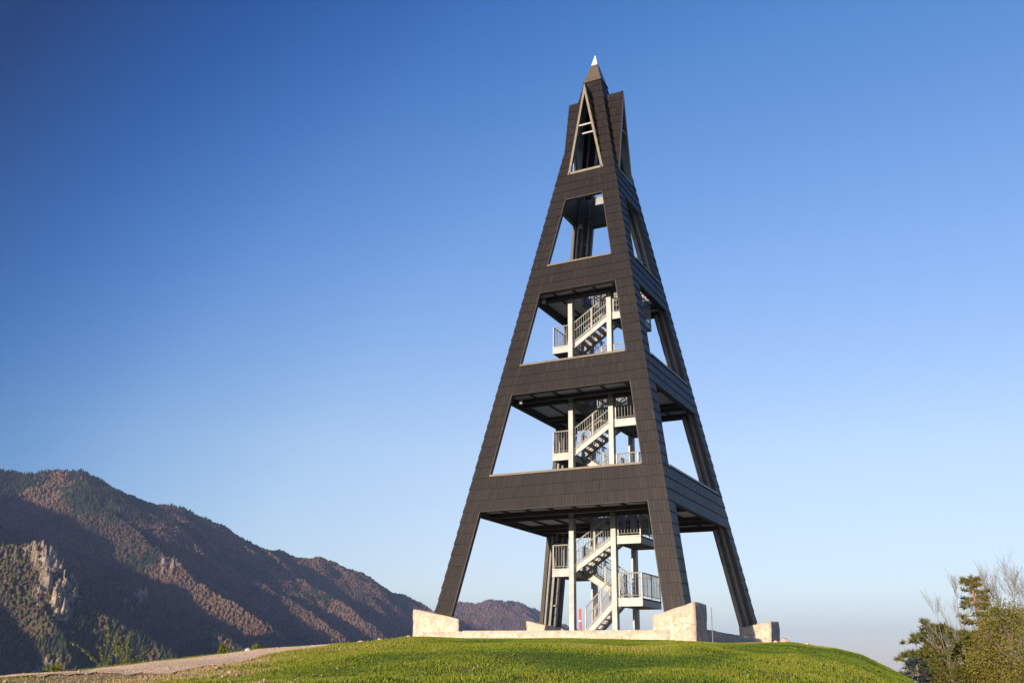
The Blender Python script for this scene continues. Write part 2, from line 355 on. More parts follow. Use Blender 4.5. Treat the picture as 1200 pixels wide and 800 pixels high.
# ------------------------------------------------------------------ mountains: crests and spurs, then valleys between them
def P3(l): return np.array([at(*p) for p in l]) - np.array([0, 0, 11.0])
def PV(l):               # (metres to the right of the view axis, metres ahead, height)
    return np.array([[CAM[0] + r_ * math.cos(YAW) - f_ * math.sin(YAW), CAM[1] + r_ * math.sin(YAW) + f_ * math.cos(YAW), z_] for r_, f_, z_ in l])
RIDGES = [
 (PV([(-2300, 1500, 640), (-1800, 1400, 560), (-1406, 1244, 450), (-1194, 1168, 318), (-973, 1029, 235), (-905, 760, 145), (-820, 560, 80)]), 0.85),
 (P3([(-420, 560, 2300), (-150, 556, 2450), (0, 549, 2500), (40, 553, 2500), (95, 551, 2500), (130, 567, 2550), (200, 591, 2650), (240, 604, 2700), (290, 631, 2800), (350, 651, 2900),
      (390, 661, 3000), (440, 681, 3100), (490, 704, 3200), (540, 722, 3300), (600, 742, 3400)]), 0.62),
 (P3([(95, 551, 2500), (112, 590, 2330), (160, 628, 2180), (210, 660, 2050), (255, 695, 1950), (310, 738, 1850)]), 0.70),
 (P3([(-60, 553, 2480), (-30, 590, 2300), (20, 625, 2150), (70, 670, 2020), (110, 705, 1920)]), 0.70),
 (P3([(200, 591, 2650), (250, 640, 2480), (300, 675, 2350), (345, 705, 2250), (400, 745, 2100)]), 0.70),
 (P3([(290, 631, 2800), (340, 672, 2620), (385, 700, 2500), (430, 730, 2350), (465, 752, 2250)]), 0.70),
 (P3([(390, 661, 3000), (425, 694, 2860), (470, 722, 2720), (510, 748, 2600)]), 0.70),
 (P3([(-300, 610, 1450), (-80, 618, 1480), (0, 632, 1450), (32, 637, 1430), (60, 646, 1410), (76, 668, 1390), (96, 690, 1370), (150, 716, 1340), (212, 752, 1310)]), 0.95),
 (P3([(40, 705, 1330), (62, 735, 1290), (80, 770, 1250)]), 1.1),
 (P3([(226, 752, 1500), (245, 743, 1500), (262, 745, 1500), (285, 760, 1500)]), 0.9),
 (P3([(440, 742, 4100), (500, 722, 4200), (530, 708, 4250), (548, 702, 4300), (572, 702, 4300), (600, 705, 4400), (637, 716, 4500), (680, 735, 4600), (730, 762, 4700)]), 0.55),
 (P3([(600, 705, 4400), (622, 725, 4200), (640, 745, 4050)]), 0.6),
 (P3([(548, 702, 4300), (560, 722, 4150), (580, 750, 4000)]), 0.6),
]
def ridge_h(x, y):
    wx = x + 60 * fbm(x / 260, y / 260, 3, 31); wy = y + 60 * fbm(x / 260, y / 260, 3, 37)
    H = np.full_like(x, vz - 40.0)
    for pts, m in RIDGES:
        best = np.full_like(x, -1e9)
        for a, b_ in zip(pts[:-1], pts[1:]):
            d = b_[:2] - a[:2]; L2 = d @ d
            # the warp fades on the ridge line itself so that the skyline stays put
            t0 = np.clip(((x - a[0]) * d[0] + (y - a[1]) * d[1]) / L2, 0, 1)
            e0 = np.hypot(x - a[0] - t0 * d[0], y - a[1] - t0 * d[1]); w = np.clip(e0 / 140, 0, 1)
            X_, Y_ = x + (wx - x) * w, y + (wy - y) * w
            t = np.clip(((X_ - a[0]) * d[0] + (Y_ - a[1]) * d[1]) / L2, 0, 1)
            e = np.hypot(X_ - a[0] - t * d[0], Y_ - a[1] - t * d[1])
            best = np.maximum(best, a[2] + t * (b_[2] - a[2]) - m * e)
        k = 14.0
        dd = np.clip(best - H, -200, 200)
        H = np.maximum(H, best) + k * np.log1p(np.exp(-np.abs(dd) / k)) * 0.5
    return H
MD0 = 560.0
maz = np.concatenate([np.linspace(-1.06, azim(-60), 160)[:-1], np.linspace(azim(-60), azim(860), 1000)]); md = MD0 * np.exp(np.linspace(0, math.log(5600 / MD0), 460))
MA, MD = np.meshgrid(maz, md, indexing='ij'); MX, MY = to_xy(MA, MD)
MH = ridge_h(MX, MY)
up = np.clip((MH - vz) / 60, 0, 1)
def mount_detail(x, y): return 34 * fbm(x / 170, y / 170, 4, 51) + 5 * fbm(x / 22, y / 22, 3, 55)
MH = MH + up * mount_detail(MX, MY)
# bare limestone crags on the front ridge and a few in the valley behind it
def rock_mask(x, y):
    r = np.zeros_like(x)
    for (px, py, d, rad, st) in ((40, 642, 1420, 16, 1.0), (54, 652, 1405, 19, 1.6), (66, 668, 1385, 23, 1.6), (75, 690, 1360, 16, 1.2), (64, 715, 1330, 14, 1.0), (66, 760, 1230, 16, 0.8), (165, 690, 1990, 26, 0.8), (200, 672, 2050, 20, 0.7), (26, 640, 1430, 14, 0.9)):
        c = at(px, py, d); r = np.maximum(r, st * np.exp(-((x - c[0]) ** 2 + (y - c[1]) ** 2) / (2 * rad ** 2)))
    n = fbm(x / 12, y / 12, 4, 71, 0.65)
    return np.clip((r * (1 + 2.6 * n) - 0.62) * 4.0, 0, 1)
RK = rock_mask(MX, MY)
MH = MH + RK * (7 + 22 * np.abs(fbm(MX / 24, MY / 24, 4, 77, 0.6)) + 9 * fbm(MX / 7, MY / 7, 3, 79, 0.6))
mo = np_mesh('mountain_terrain', np.stack([MX, MY, MH], -1).reshape(-1, 3), grid_faces(*MA.shape), m_mount, smooth=False, point_attrs={'rock': RK.ravel()})
tag(mo, 'forested mountain ridges with dark valleys and a pale crag at the left', kind='structure')

# forest on the mountains: spruces and bare brown crowns, far off and uncountable
rng = np.random.default_rng(7)
def forest():
    N = 520000
    u = rng.random(N); az = azim(-60) + (azim(760) - azim(-60)) * rng.random(N)
    d = np.sqrt(1050 ** 2 + (4700 ** 2 - 1050 ** 2) * u)
    keep = rng.random(N) < np.where(d < 1700, 1.0, np.where(d < 3400, 0.75, 0.5)); az, d = az[keep], d[keep]
    ia = np.clip(np.interp(az, maz, np.arange(len(maz))), 0, len(maz) - 2); idd = np.clip(np.log(d / MD0) / math.log(5600 / MD0) * 459, 0, 458)
    i0, j0 = ia.astype(int), idd.astype(int); fa, fd = ia - i0, idd - j0
    h = (MH[i0, j0] * (1 - fa) + MH[i0 + 1, j0] * fa) * (1 - fd) + (MH[i0, j0 + 1] * (1 - fa) + MH[i0 + 1, j0 + 1] * fa) * fd
    # keep what the crests leave in view: running horizon per column
    tanv = (MH + 14 - CAM[2]) / MD; hor = np.maximum.accumulate(tanv, axis=1)
    vis = (h + 22 - CAM[2]) / d >= hor[i0, np.maximum(j0 - 2, 0)] - 0.004
    x, y = to_xy(az, d); rk = rock_mask(x, y)
    ok = vis & (h > vz + 8) & (rk < 0.6) & ((h + 22 - CAM[2]) / d > -0.035)
    x, y, h, d = x[ok], y[ok], h[ok], d[ok]; n = len(x)
    con = fbm(x / 120, y / 120, 4, 91) + 0.55 * fbm(x / 18, y / 18, 2, 95) - 0.26 + 0.16 * (d < 1750) + 0.20 * (h > 330)
    is_con = con > 0.05
    sc = rng.uniform(0.55, 1.05, n) * np.where(d > 3500, 1.35, np.where(d > 1800, 1.1, 1.0))
    V, Fc, T = [], [], []; off = 0
    # spruce: two stacked 6-sided cones
    m = is_con; k = m.sum(); ang = np.arange(6) * math.pi / 3
    rings = [(0.05, 2.5), (0.45, 1.8), (1.0, 0.0)]
    vv = np.zeros((k, 13, 3)); rot = rng.random(k) * 6.28; hgt = 11.5 * sc[m]
    for r_, (zf, rad) in enumerate(rings[:2]):
        for a_ in range(6):
            jr = rng.uniform(0.75, 1.25, k) * rad * sc[m]
            vv[:, r_ * 6 + a_, 0] = x[m] + jr * np.cos(ang[a_] + rot); vv[:, r_ * 6 + a_, 1] = y[m] + jr * np.sin(ang[a_] + rot); vv[:, r_ * 6 + a_, 2] = h[m] - 1.0 + zf * hgt + rng.uniform(-.6, .6, k)
    vv[:, 12, 0], vv[:, 12, 1], vv[:, 12, 2] = x[m], y[m], h[m] + hgt
    tri = []
    for a_ in range(6):
        b_ = (a_ + 1) % 6; tri += [(a_, b_, 6 + b_), (a_, 6 + b_, 6 + a_), (6 + a_, 6 + b_, 12)]
    tri = np.array(tri); V.append(vv.reshape(-1, 3)); Fc.append((np.arange(k)[:, None, None] * 13 + tri[None]).reshape(-1, 3)); T.append(np.repeat(np.where(d[m] < 1750, rng.uniform(.12, .30, k), rng.uniform(0, .30, k)), len(tri))); off = k * 13
    # deciduous: rough bare crowns, a squashed ball of 6 + 6 + 2 points
    m = ~is_con; k = m.sum(); vv = np.zeros((k, 12, 3)); rot = rng.random(k) * 6.28; R = 2.7 * sc[m]
    for r_, (zf, rf) in enumerate(((1.6, 0.8), (4.6, 1.0))):
        for a_ in range(5):
            jr = R * rf * rng.uniform(0.7, 1.3, k); t = ang[a_] * 1.2 + rot + r_ * 0.6
            vv[:, r_ * 5 + a_, 0] = x[m] + jr * np.cos(t); vv[:, r_ * 5 + a_, 1] = y[m] + jr * np.sin(t); vv[:, r_ * 5 + a_, 2] = h[m] + zf * sc[m] + rng.uniform(-1, 1, k)
    vv[:, 10] = np.stack([x[m], y[m], h[m] - 0.5], -1); vv[:, 11] = np.stack([x[m] + rng.uniform(-1, 1, k), y[m] + rng.uniform(-1, 1, k), h[m] + 8.0 * sc[m]], -1)
    tri = []
    for a_ in range(5):
        b_ = (a_ + 1) % 5; tri += [(10, b_, a_), (a_, b_, 5 + b_), (a_, 5 + b_, 5 + a_), (5 + a_, 5 + b_, 11)]
    tri = np.array(tri); V.append(vv.reshape(-1, 3)); Fc.append(off + (np.arange(k)[:, None, None] * 12 + tri[None]).reshape(-1, 3))
    tone = np.clip(0.60 + 0.65 * fbm(x[m] / 130, y[m] / 150, 3, 99) + rng.uniform(-0.13, 0.13, k), 0.36, 0.80)
    olive = (d[m] < 1750) & (rng.random(k) < 0.7) | (rng.random(k) < 0.06); tone = np.where(olive, rng.uniform(0.84, 1.0, k), tone)
    T.append(np.repeat(tone, len(tri)))
    print('forest', n, 'conifers', int(is_con.sum()))
    o = np_mesh('mountain_forest', np.concatenate(V), np.concatenate(Fc), m_forest, smooth=True, face_attrs={'tint': np.concatenate(T)})
    tag(o, 'far brown and dark green forest covering the mountains', 'forest', kind='stuff')
forest()

# ------------------------------------------------------------------ haze in the valley air
hz = MB(); hz.box(-15500, 15500, -15500, 15500, vz - 45, 640)
m_haze = bpy.data.materials.new('haze_air'); m_haze.use_nodes = True; hn = m_haze.node_tree; hn.nodes.clear()
pv = hn.nodes.new('ShaderNodeVolumePrincipled'); pv.inputs['Color'].default_value = (0.42, 0.58, 1.0, 1); pv.inputs['Density'].default_value = 0.00006
pv.inputs['Anisotropy'].default_value = 0.0
ho = hn.nodes.new('ShaderNodeOutputMaterial'); hn.links.new(pv.outputs[0], ho.inputs['Volume'])
m_haze.cycles.homogeneous_volume = True
hob = hz.build('haze', m_haze); tag(hob, 'thin blue haze in the valley air', kind='stuff')

# ------------------------------------------------------------------ the tower
random.seed(11)
A0, AK, W = 4.779, 0.1793, 0.715
def A(z): return A0 - AK * z
Z = dict(b1=3.588, t1=4.927, b2=8.381, t2=9.598, b3=13.014, t3=14.253, b4=17.678, t4=19.02)
ZG, ZGT, GW, ZS, ZCAP = 19.02, 23.66, 0.86, 24.40, 25.45       # gable base, gable apex, gable half width, top of the tiles, foot of the steel tip
def courses(z0, z1, n): return [(z0 + (z1 - z0) * i / n, z0 + (z1 - z0) * (i + 1) / n) for i in range(n)]
def rot4(k):
    c, s = ((1, 0), (0, 1), (-1, 0), (0, -1))[k]                 # face 0 looks to -y, 1 to +x, 2 to +y, 3 to -x
    return lambda p: (p[0] * c - p[1] * s, p[0] * s + p[1] * c, p[2])
def fp(R, x, z, off): return R((x, -(A(z) + off), z))
TW = 0.118
def tiles(mb, R, spans, lo=0.006, hi=0.032):
    """one course per (z0, z1, left(z, off), right(z, off)); each tile hangs out at its lower edge"""
    for (z0, z1, left, right) in spans:
        L0, R0, L1, R1 = left(z0, hi), right(z0, hi), left(z1, lo), right(z1, lo)
        width = (R0 - L0 + R1 - L1) / 2; n = max(1, round(width / TW))
        cuts = [0.0] + [(i + random.uniform(-.16, .16)) / n for i in range(1, n)] + [1.0]
        for t0, t1 in zip(cuts[:-1], cuts[1:]):
            g0 = 0.0 if t0 == 0 else 0.003 / width; g1 = 0.0 if t1 == 1 else 0.003 / width
            j = random.uniform(-0.005, 0.006); zb = z0 - 0.025 + random.uniform(-.007, .007); zt = z1 + 0.01
            def X_(t, La, Ra): return La + (Ra - La) * t
            a, b_ = X_(t0 + g0, L0, R0), X_(t1 - g1, L0, R0); c, d = X_(t0 + g0, L1, R1), X_(t1 - g1, L1, R1)
            col = min(1, max(0, random.gauss(0.5, 0.17)))
            p = [fp(R, a, zb, 0.001), fp(R, b_, zb, 0.001), fp(R, b_, zb, hi + j), fp(R, a, zb, hi + j),
                 fp(R, c, zt, 0.001), fp(R, d, zt, 0.001), fp(R, d, zt, lo + j * .3), fp(R, c, zt, lo + j * .3)]
            mb.hexa([p[3], p[2], p[1], p[0], p[7], p[6], p[5], p[4]], col)
def slab(mb, R, z0, z1, xl, xr, o0, o1):
    """a sloping panel between offsets o0 < o1; xl/xr are functions of (z, off)"""
    mb.hexa([fp(R, xl(z0, o1), z0, o1), fp(R, xr(z0, o1), z0, o1), fp(R, xr(z0, o0), z0, o0), fp(R, xl(z0, o0), z0, o0),
             fp(R, xl(z1, o1), z1, o1), fp(R, xr(z1, o1), z1, o1), fp(R, xr(z1, o0), z1, o0), fp(R, xl(z1, o0), z1, o0)])

tower = empty('lookout_tower', (0, 0, -0.9))
tag(tower, 'tall tapering dark tiled lookout tower with four open storeys and a spire', 'lookout tower')
tower_parts = []
def part(mb, name, mat, parent=None, smooth=False):
    o = mb.build(name, mat, None, smooth); o.parent = tower if parent is None else parent
    if parent is None: o.location = (0, 0, 0.9)                  # the tower's origin sits on the platform
    return o
ZF = -0.55
all_courses = courses(ZF, Z['b1'], 10) + courses(Z['b1'], Z['t1'], 3) + courses(Z['t1'], Z['b2'], 8) + courses(Z['b2'], Z['t2'], 3) + courses(Z['t2'], Z['b3'], 8) \
    + courses(Z['b3'], Z['t3'], 3) + courses(Z['t3'], Z['b4'], 8) + courses(Z['b4'], Z['t4'], 3)
gaps = [(ZF, Z['b1']), (Z['t1'], Z['b2']), (Z['t2'], Z['b3']), (Z['t3'], Z['b4'])]
inner = lambda z: max(A(z) - W, 0.02)
for k in range(4):                                               # leg k stands at the right end of face k
    Ra, Rb = rot4(k), rot4((k + 1) % 4)
    mb = MB()
    tiles(mb, Ra, [(z0, z1, lambda z, o: inner(z), lambda z, o: A(z) + o) for z0, z1 in all_courses])
    tiles(mb, Rb, [(z0, z1, lambda z, o: -(A(z) + o), lambda z, o: -inner(z)) for z0, z1 in all_courses])
    leg = part(mb, 'leg', m_tile)
    bk = MB()
    slab(bk, Ra, ZF, Z['t4'], lambda z, o: inner(z) + 0.004, lambda z, o: A(z) + o, -0.09, 0.0)
    slab(bk, Rb, ZF, Z['t4'], lambda z, o: -(A(z) - 0.09), lambda z, o: -inner(z) - 0.004, -0.09, 0.0)
    part(bk, 'leg_backing', m_back, leg)
    ln = MB()
    slab(ln, Ra, ZF, Z['t4'], lambda z, o: inner(z) + 0.02, lambda z, o: A(z) - 0.11, -0.115, -0.093)
    slab(ln, Rb, ZF, Z['t4'], lambda z, o: -(A(z) - 0.118), lambda z, o: -inner(z) - 0.02, -0.115, -0.093)
    part(ln, 'leg_lining', m_lining, leg)
    tr = MB()
    for z0, z1 in gaps:
        slab(tr, Ra, z0 + .03, z1 - .02, lambda z, o: inner(z) - 0.03, lambda z, o: inner(z) - 0.002, -0.16, 0.02)
        slab(tr, Rb, z0 + .03, z1 - .02, lambda z, o: -inner(z) + 0.002, lambda z, o: -inner(z) + 0.03, -0.16, 0.02)
    part(tr, 'edge_trim', m_edge, leg)
    def q(u, v, z): return Ra((A(z) - u, -(A(z) - v), z))
    for (u, v, s) in ((0.26, 0.26, 0.13), (0.60, 0.22, 0.07), (0.22, 0.60, 0.07)):       # steel posts inside the angle of the leg
        st = MB(); z0, z1 = ZF, 18.9
        for (du, dv, su, sv) in ((0, 0, .012, s), (s, 0, s, .012), (-s, 0, s, .012)) if s > .1 else ((0, 0, s * .6, s),):
            if s > .1:
                if du: pts = [(-s, du - .012), (s, du - .012), (s, du + .012), (-s, du + .012)]
                else: pts = [(-.012, -s), (.012, -s), (.012, s), (-.012, s)]
            else: pts = [(-su, -sv), (su, -sv), (su, sv), (-su, sv)]
            st.hexa([q(u + a, v + b_, z0) for a, b_ in pts] + [q(u + a, v + b_, z1) for a, b_ in pts])
        part(st, 'steel_post', m_post, leg)
    zz = 0.6
    while zz < 18.5:
        for e_ in (q(.60, .22, zz), q(.22, .60, zz)):
            tp = MB(); tp.bar(q(.26, .26, zz), e_, .10, .05); part(tp, 'tie_plate', m_post, leg)
        zz += 1.35
    zz = 0.2
    while zz < 18.5:
        for (u, v) in ((.46, .125), (.125, .46)):
            bt = MB(); c_ = np.array(q(u, v, zz)); bt.box(c_[0] - .028, c_[0] + .028, c_[1] - .028, c_[1] + .028, c_[2] - .028, c_[2] + .028); part(bt, 'bolt', m_girder, leg)
        zz += 0.95

for (n, b_, t_) in ((1, 'b1', 't1'), (2, 'b2', 't2'), (3, 'b3', 't3'), (4, 'b4', 't4')):
    zb, zt = Z[b_], Z[t_]
    for k in range(4):
        R = rot4(k); mb = MB()
        tiles(mb, R, [(z0, z1, lambda z, o: -inner(z), lambda z, o: inner(z)) for z0, z1 in courses(zb, zt, 3)])
        band = part(mb, 'cladding_band', m_tile)
        bk = MB(); slab(bk, R, zb, zt - .004, lambda z, o: -inner(z) - 0.0, lambda z, o: inner(z) + 0.0, -0.088, -0.002); part(bk, 'band_backing', m_back, band)
        ln = MB(); slab(ln, R, zb + .03, zt - .006, lambda z, o: -(inner(z) + .38), lambda z, o: inner(z) + .38, -0.15, -0.122); part(ln, 'band_lining', m_lining, band)
        if n < 4:
            tr = MB(); slab(tr, R, zt + .002, zt + .085, lambda z, o: -inner(z) + 0.032, lambda z, o: inner(z) - 0.032, -0.17, 0.055)
            part(tr, 'sill_trim', m_trim, band)
        tr = MB(); slab(tr, R, zb - .045, zb - .028, lambda z, o: -inner(z) + .035, lambda z, o: inner(z) - .035, -0.17, 0.03); part(tr, 'soffit_trim', m_girder if n < 4 else m_trim, band)

WX0, WX1, WY = -0.72, 2.06, 1.14                                  # stair well in each deck
for zb in (Z['b1'], Z['b2'], Z['b3']):
    a = A(zb) - 0.17; zf = zb + 0.15
    mb = MB()
    for (x0, x1, y0, y1) in ((-a, a, -a, -WY), (-a, a, WY, a), (-a, WX0, -WY, WY), (WX1, a, -WY, WY)):
        if x1 > x0: mb.box(x0, x1, y0, y1, zf, zf + .17)
    dk = part(mb, 'deck', m_soffit)
    gl = [-a + .08, -a * .60, -WY - .09, WY + .09, a * .60, a - .08]
    for y in gl:
        g_ = MB(); g_.box(-a, a, y - .05, y + .05, zb + .0, zf - .002); g_.box(-a, a, y - .09, y + .09, zb - .016, zb - .001); part(g_, 'girder', m_girder, dk)
    for x in (-a + .06, a - .06):
        g_ = MB(); g_.box(x - .05, x + .05, -a + .14, a - .14, zb + .01, zf - .004); part(g_, 'edge_beam', m_girder, dk)
    nj = max(5, round(2 * a / 1.05)); ys = [-a] + gl[1:-1] + [a]
    for i in range(1, nj):
        x = -a + 2 * a * i / nj
        for y0, y1 in zip(ys[:-1], ys[1:]):
            if WX0 < x < WX1 and y0 > -WY - .2 and y1 < WY + .2: continue
            j_ = MB(); j_.box(x - .035, x + .035, y0 + .08, y1 - .08, zf - .07, zf - .003); part(j_, 'joist', m_girder, dk)

# the spire above the gables
sp = MB()
gw = lambda z: max(0.0, GW * (ZGT - z) / (ZGT - ZG))
spc = courses(ZG, ZGT, 10) + courses(ZGT, ZS, 2)
for k in range(4):
    R = rot4(k)
    for z0, z1 in spc:
        if z1 < ZGT - .01:
            tiles(sp, R, [(z0, z1, lambda z, o: gw(z), lambda z, o: A(z) + o), (z0, z1, lambda z, o: -(A(z) + o), lambda z, o: -gw(z))])
        else: tiles(sp, R, [(z0, z1, lambda z, o: -(A(z) + o), lambda z, o: A(z) + o)])
spire = part(sp, 'spire', m_tile)
bk = MB()
for k in range(4):
    R = rot4(k)
    for z0, z1 in spc:
        if z1 < ZGT - .01:
            for s in (1, -1):
                p = [(s * gw(z0), z0), (s * (A(z0)), z0), (s * A(z1), z1), (s * gw(z1), z1)]
                for off in (0.0, -0.05):
                    bk.face([fp(R, x if abs(x) < A(z_) else math.copysign(A(z_) + off, x), z_, off) for x, z_ in p])
        else:
            for off in (0.0, -0.05): bk.face([fp(R, -(A(z0) + off), z0, off), fp(R, A(z0) + off, z0, off), fp(R, A(z1) + off, z1, off), fp(R, -(A(z1) + off), z1, off)])
part(bk, 'spire_backing', m_back, spire)
for s, t in ((1, 1), (1, -1), (-1, 1), (-1, -1)):                 # hip rafters and posts seen through the gables
    st = MB(); st.tube((s * (A(18.9) - .2), t * (A(18.9) - .2), 18.9), (s * (A(ZS) - .2), t * (A(ZS) - .2), ZS), .07, .05, 4); part(st, 'hip_rafter', m_post, spire)
rg = MB()
for zz in (23.4,):
    r_ = A(zz) - .2
    for s in (-1, 1): rg.bar((s * r_, -r_, zz), (s * r_, r_, zz), .06, .08); rg.bar((-r_, s * r_, zz + .003), (r_, s * r_, zz + .003), .06, .08)
part(rg, 'ring_beam', m_girder, spire)

YG = A(ZG) + 0.03
for k in range(4):
    R = rot4(k); gb = MB()
    for s in (1, -1):
        for z0, z1 in courses(ZG, ZGT, 10):
            dep = YG - A((z0 + z1) / 2) + .02; n = max(1, round(dep / TW))
            for i in range(n):
                t0, t1 = i / n, (i + 1) / n; j = random.uniform(-.005, .008)
                def gp(t, z, off):
                    yb = -min(A(z) - .02, YG); return R((s * (gw(z) + off), -YG + (yb + YG) * t, z))
                col = min(1, max(0, random.gauss(.5, .22))); g0 = .012 if i else 0.0
                p = [gp(t0 + g0, z0 - .02, .035 + j), gp(t1, z0 - .02, .035 + j), gp(t1, z1 + .008, .006), gp(t0 + g0, z1 + .008, .006),
                     gp(t0 + g0, z0 - .02, .0), gp(t1, z0 - .02, .0), gp(t1, z1 + .008, 0), gp(t0 + g0, z1 + .008, 0)]
                gb.hexa([p[4], p[5], p[1], p[0], p[7], p[6], p[2], p[3]], col)
    gable = part(gb, 'gable', m_tile)
    bk = MB()
    for s in (1, -1):
        for o in (-.004, -.05):
            bk.face([R((s * (gw(ZG) + o), -YG + .01, ZG)), R((s * (gw(ZG) + o), -A(ZG) + .1, ZG)), R((s * max(o, -.02) * .2, -A(ZGT) + .1, ZGT)), R((s * max(o, -.02) * .2, -YG + .01, ZGT))])
    part(bk, 'gable_backing', m_lining, gable)
    fr = MB(); y0, y1 = -YG - .012, -YG + .12; t_ = .10
    def poly(pts):                                               # a frame member as a prism of quads between two y values
        fr.hexa([R((x, y0, z_)) for x, z_ in pts] + [R((x, y1, z_)) for x, z_ in pts])
    hgt = ZGT - ZG; e = -.004; nx, nz = hgt / math.hypot(hgt, GW), GW / math.hypot(hgt, GW)
    for s in (1, -1):
        o_, i_ = (s * (GW + e), ZG - .02), (s * (GW + e - t_ / nx), ZG - .02)
        at_, ai = (0.0, ZGT + e / nz * 1.0), (0.0, ZGT + (e - t_ / nx) * hgt / GW)
        poly([o_, at_, ai, i_] if s > 0 else [i_, ai, at_, o_])
    poly([(-GW + .06, ZG - .02), (GW - .06, ZG - .02), (GW - .08, ZG + .09), (-GW + .08, ZG + .09)])
    part(fr, 'gable_frame', m_trim, gable)
    for zz, yy in ((21.45, .06), (21.25, .45)):
        cb = MB(); w_ = gw(zz) - .06; a_, b_ = R((-w_, -YG + yy, zz)), R((w_, -YG + yy, zz)); cb.bar(a_, b_, .05, .075); part(cb, 'cross_bar', m_galv, gable)

cap = MB()
def pyr(mb, z0, r0, z1, r1):
    mb.hexa([(-r0, -r0, z0), (r0, -r0, z0), (r0, r0, z0), (-r0, r0, z0), (-r1, -r1, z1), (r1, -r1, z1), (r1, r1, z1), (-r1, r1, z1)])
pyr(cap, ZS - .06, .475, ZS + .02, .455); pyr(cap, ZS + .022, .43, ZCAP, .155)
capo = part(cap, 'spire_cap', m_cap)
tip = MB(); pyr(tip, ZCAP + .002, .15, 26.06, .012); part(tip, 'finial', m_tip, capo)

# ------------------------------------------------------------------ the steel staircase inside
SZ = -0.86
stair = empty('steel_staircase', (0, 0, SZ))
tag(stair, 'pale galvanised steel zigzag staircase climbing inside the dark tower', 'staircase')
def spart(mb, name, mat, parent=None):
    o = mb.build(name, mat, None); o.parent = stair if parent is None else parent
    if parent is None: o.location = (0, 0, -SZ)
    return o
CX0, CX1, CY0, CY1 = -0.84, 0.94, -1.16, 1.04
for x in (CX0, CX1):
    for y in (CY0, CY1):
        c_ = MB(); h_ = .125
        c_.box(x - .10, x + .10, y - .125, y - .108, SZ, 13.5); c_.box(x - .10, x + .10, y + .108, y + .125, SZ, 13.5); c_.box(x - .092, x + .092, y - .1075, y + .1075, SZ, 13.5)
        c_.box(x - .17, x + .17, y - .17, y + .17, SZ + .002, SZ + .03)
        spart(c_, 'column', m_galv)
def rail_run(mb, p, q, h=0.93, post_every=1.0, baluster=0.125, low=0.10, flight=False):
    p, q = np.array(p, float), np.array(q, float); L = np.linalg.norm(q - p); up = np.array((0, 0, 1.0))
    mb.tube(p + up * h, q + up * h, .026, n=6); mb.tube(p + up * low, q + up * low, .014, n=4)
    n = max(1, round(L / post_every))
    for i in range(n + 1):
        c_ = p + (q - p) * i / n; mb.bar(c_ - up * .08, c_ + up * h, .045, .045, up=(1, 0, 0))
    n = max(2, round(L / baluster))
    for i in range(1, n):
        c_ = p + (q - p) * i / n; mb.tube(c_ + up * low, c_ + up * h, .0115, n=4, cap=False)
    if flight: mb.tube(p + up * .55, q + up * .55, .02, n=6)
RISE = 1.165
lv = []                                                           # landings in climbing order: (z of floor, side)
z_ = 0.46; side = 1
while z_ < 12.8: lv.append((z_, side)); z_ += RISE; side = -side
deckz = [Z['b1'] + .32, Z['b2'] + .32, Z['b3'] + .32]
for z_, side in lv:
    near_deck = any(abs(z_ - d_) < .25 for d_ in deckz) and side < 0
    x0, x1 = (CX1 + .02, 2.02) if side > 0 else (-1.74, CX0 - .02)
    if near_deck: x0, x1 = -1.05, CX0 + .04
    mb = MB(); mb.box(x0, x1, -1.10, 1.0, z_ - .06, z_ - .02)
    for y in (-1.13, .975):
        mb.box(x0, x1, y, y + .03, z_ - .30, z_ + .0); mb.box(x0, x1, y - .02 if y < 0 else y + .032, y - .002 if y < 0 else y + .05, z_ - .30, z_ - .24); mb.box(x0, x1, y - .02 if y < 0 else y + .032, y - .002 if y < 0 else y + .05, z_ - .04, z_ + .012)
    for x in (x0, x1 - .03): mb.box(x, x + .03, -1.098, .973, z_ - .29, z_ - .004)
    for i in range(1, 4): mb.box(x0 + .032, x1 - .032, -1.1 + i * .52 - .02, -1.1 + i * .52 + .02, z_ - .2, z_ - .062)
    ld = spart(mb, 'landing', m_galv)
    if not near_deck:
        xe = x1 - .03 if side > 0 else x0 + .03; xi = x0 + .12 if side > 0 else x1 - .12
        r_ = MB(); rail_run(r_, (xi, -1.09, z_), (xe, -1.09, z_)); spart(r_, 'landing_railing', m_galv, ld)
        r_ = MB(); rail_run(r_, (xe, -1.06, z_), (xe, .93, z_)); spart(r_, 'landing_railing', m_galv, ld)
        r_ = MB(); rail_run(r_, (xi, .96, z_), (xe, .96, z_)); spart(r_, 'landing_railing', m_galv, ld)
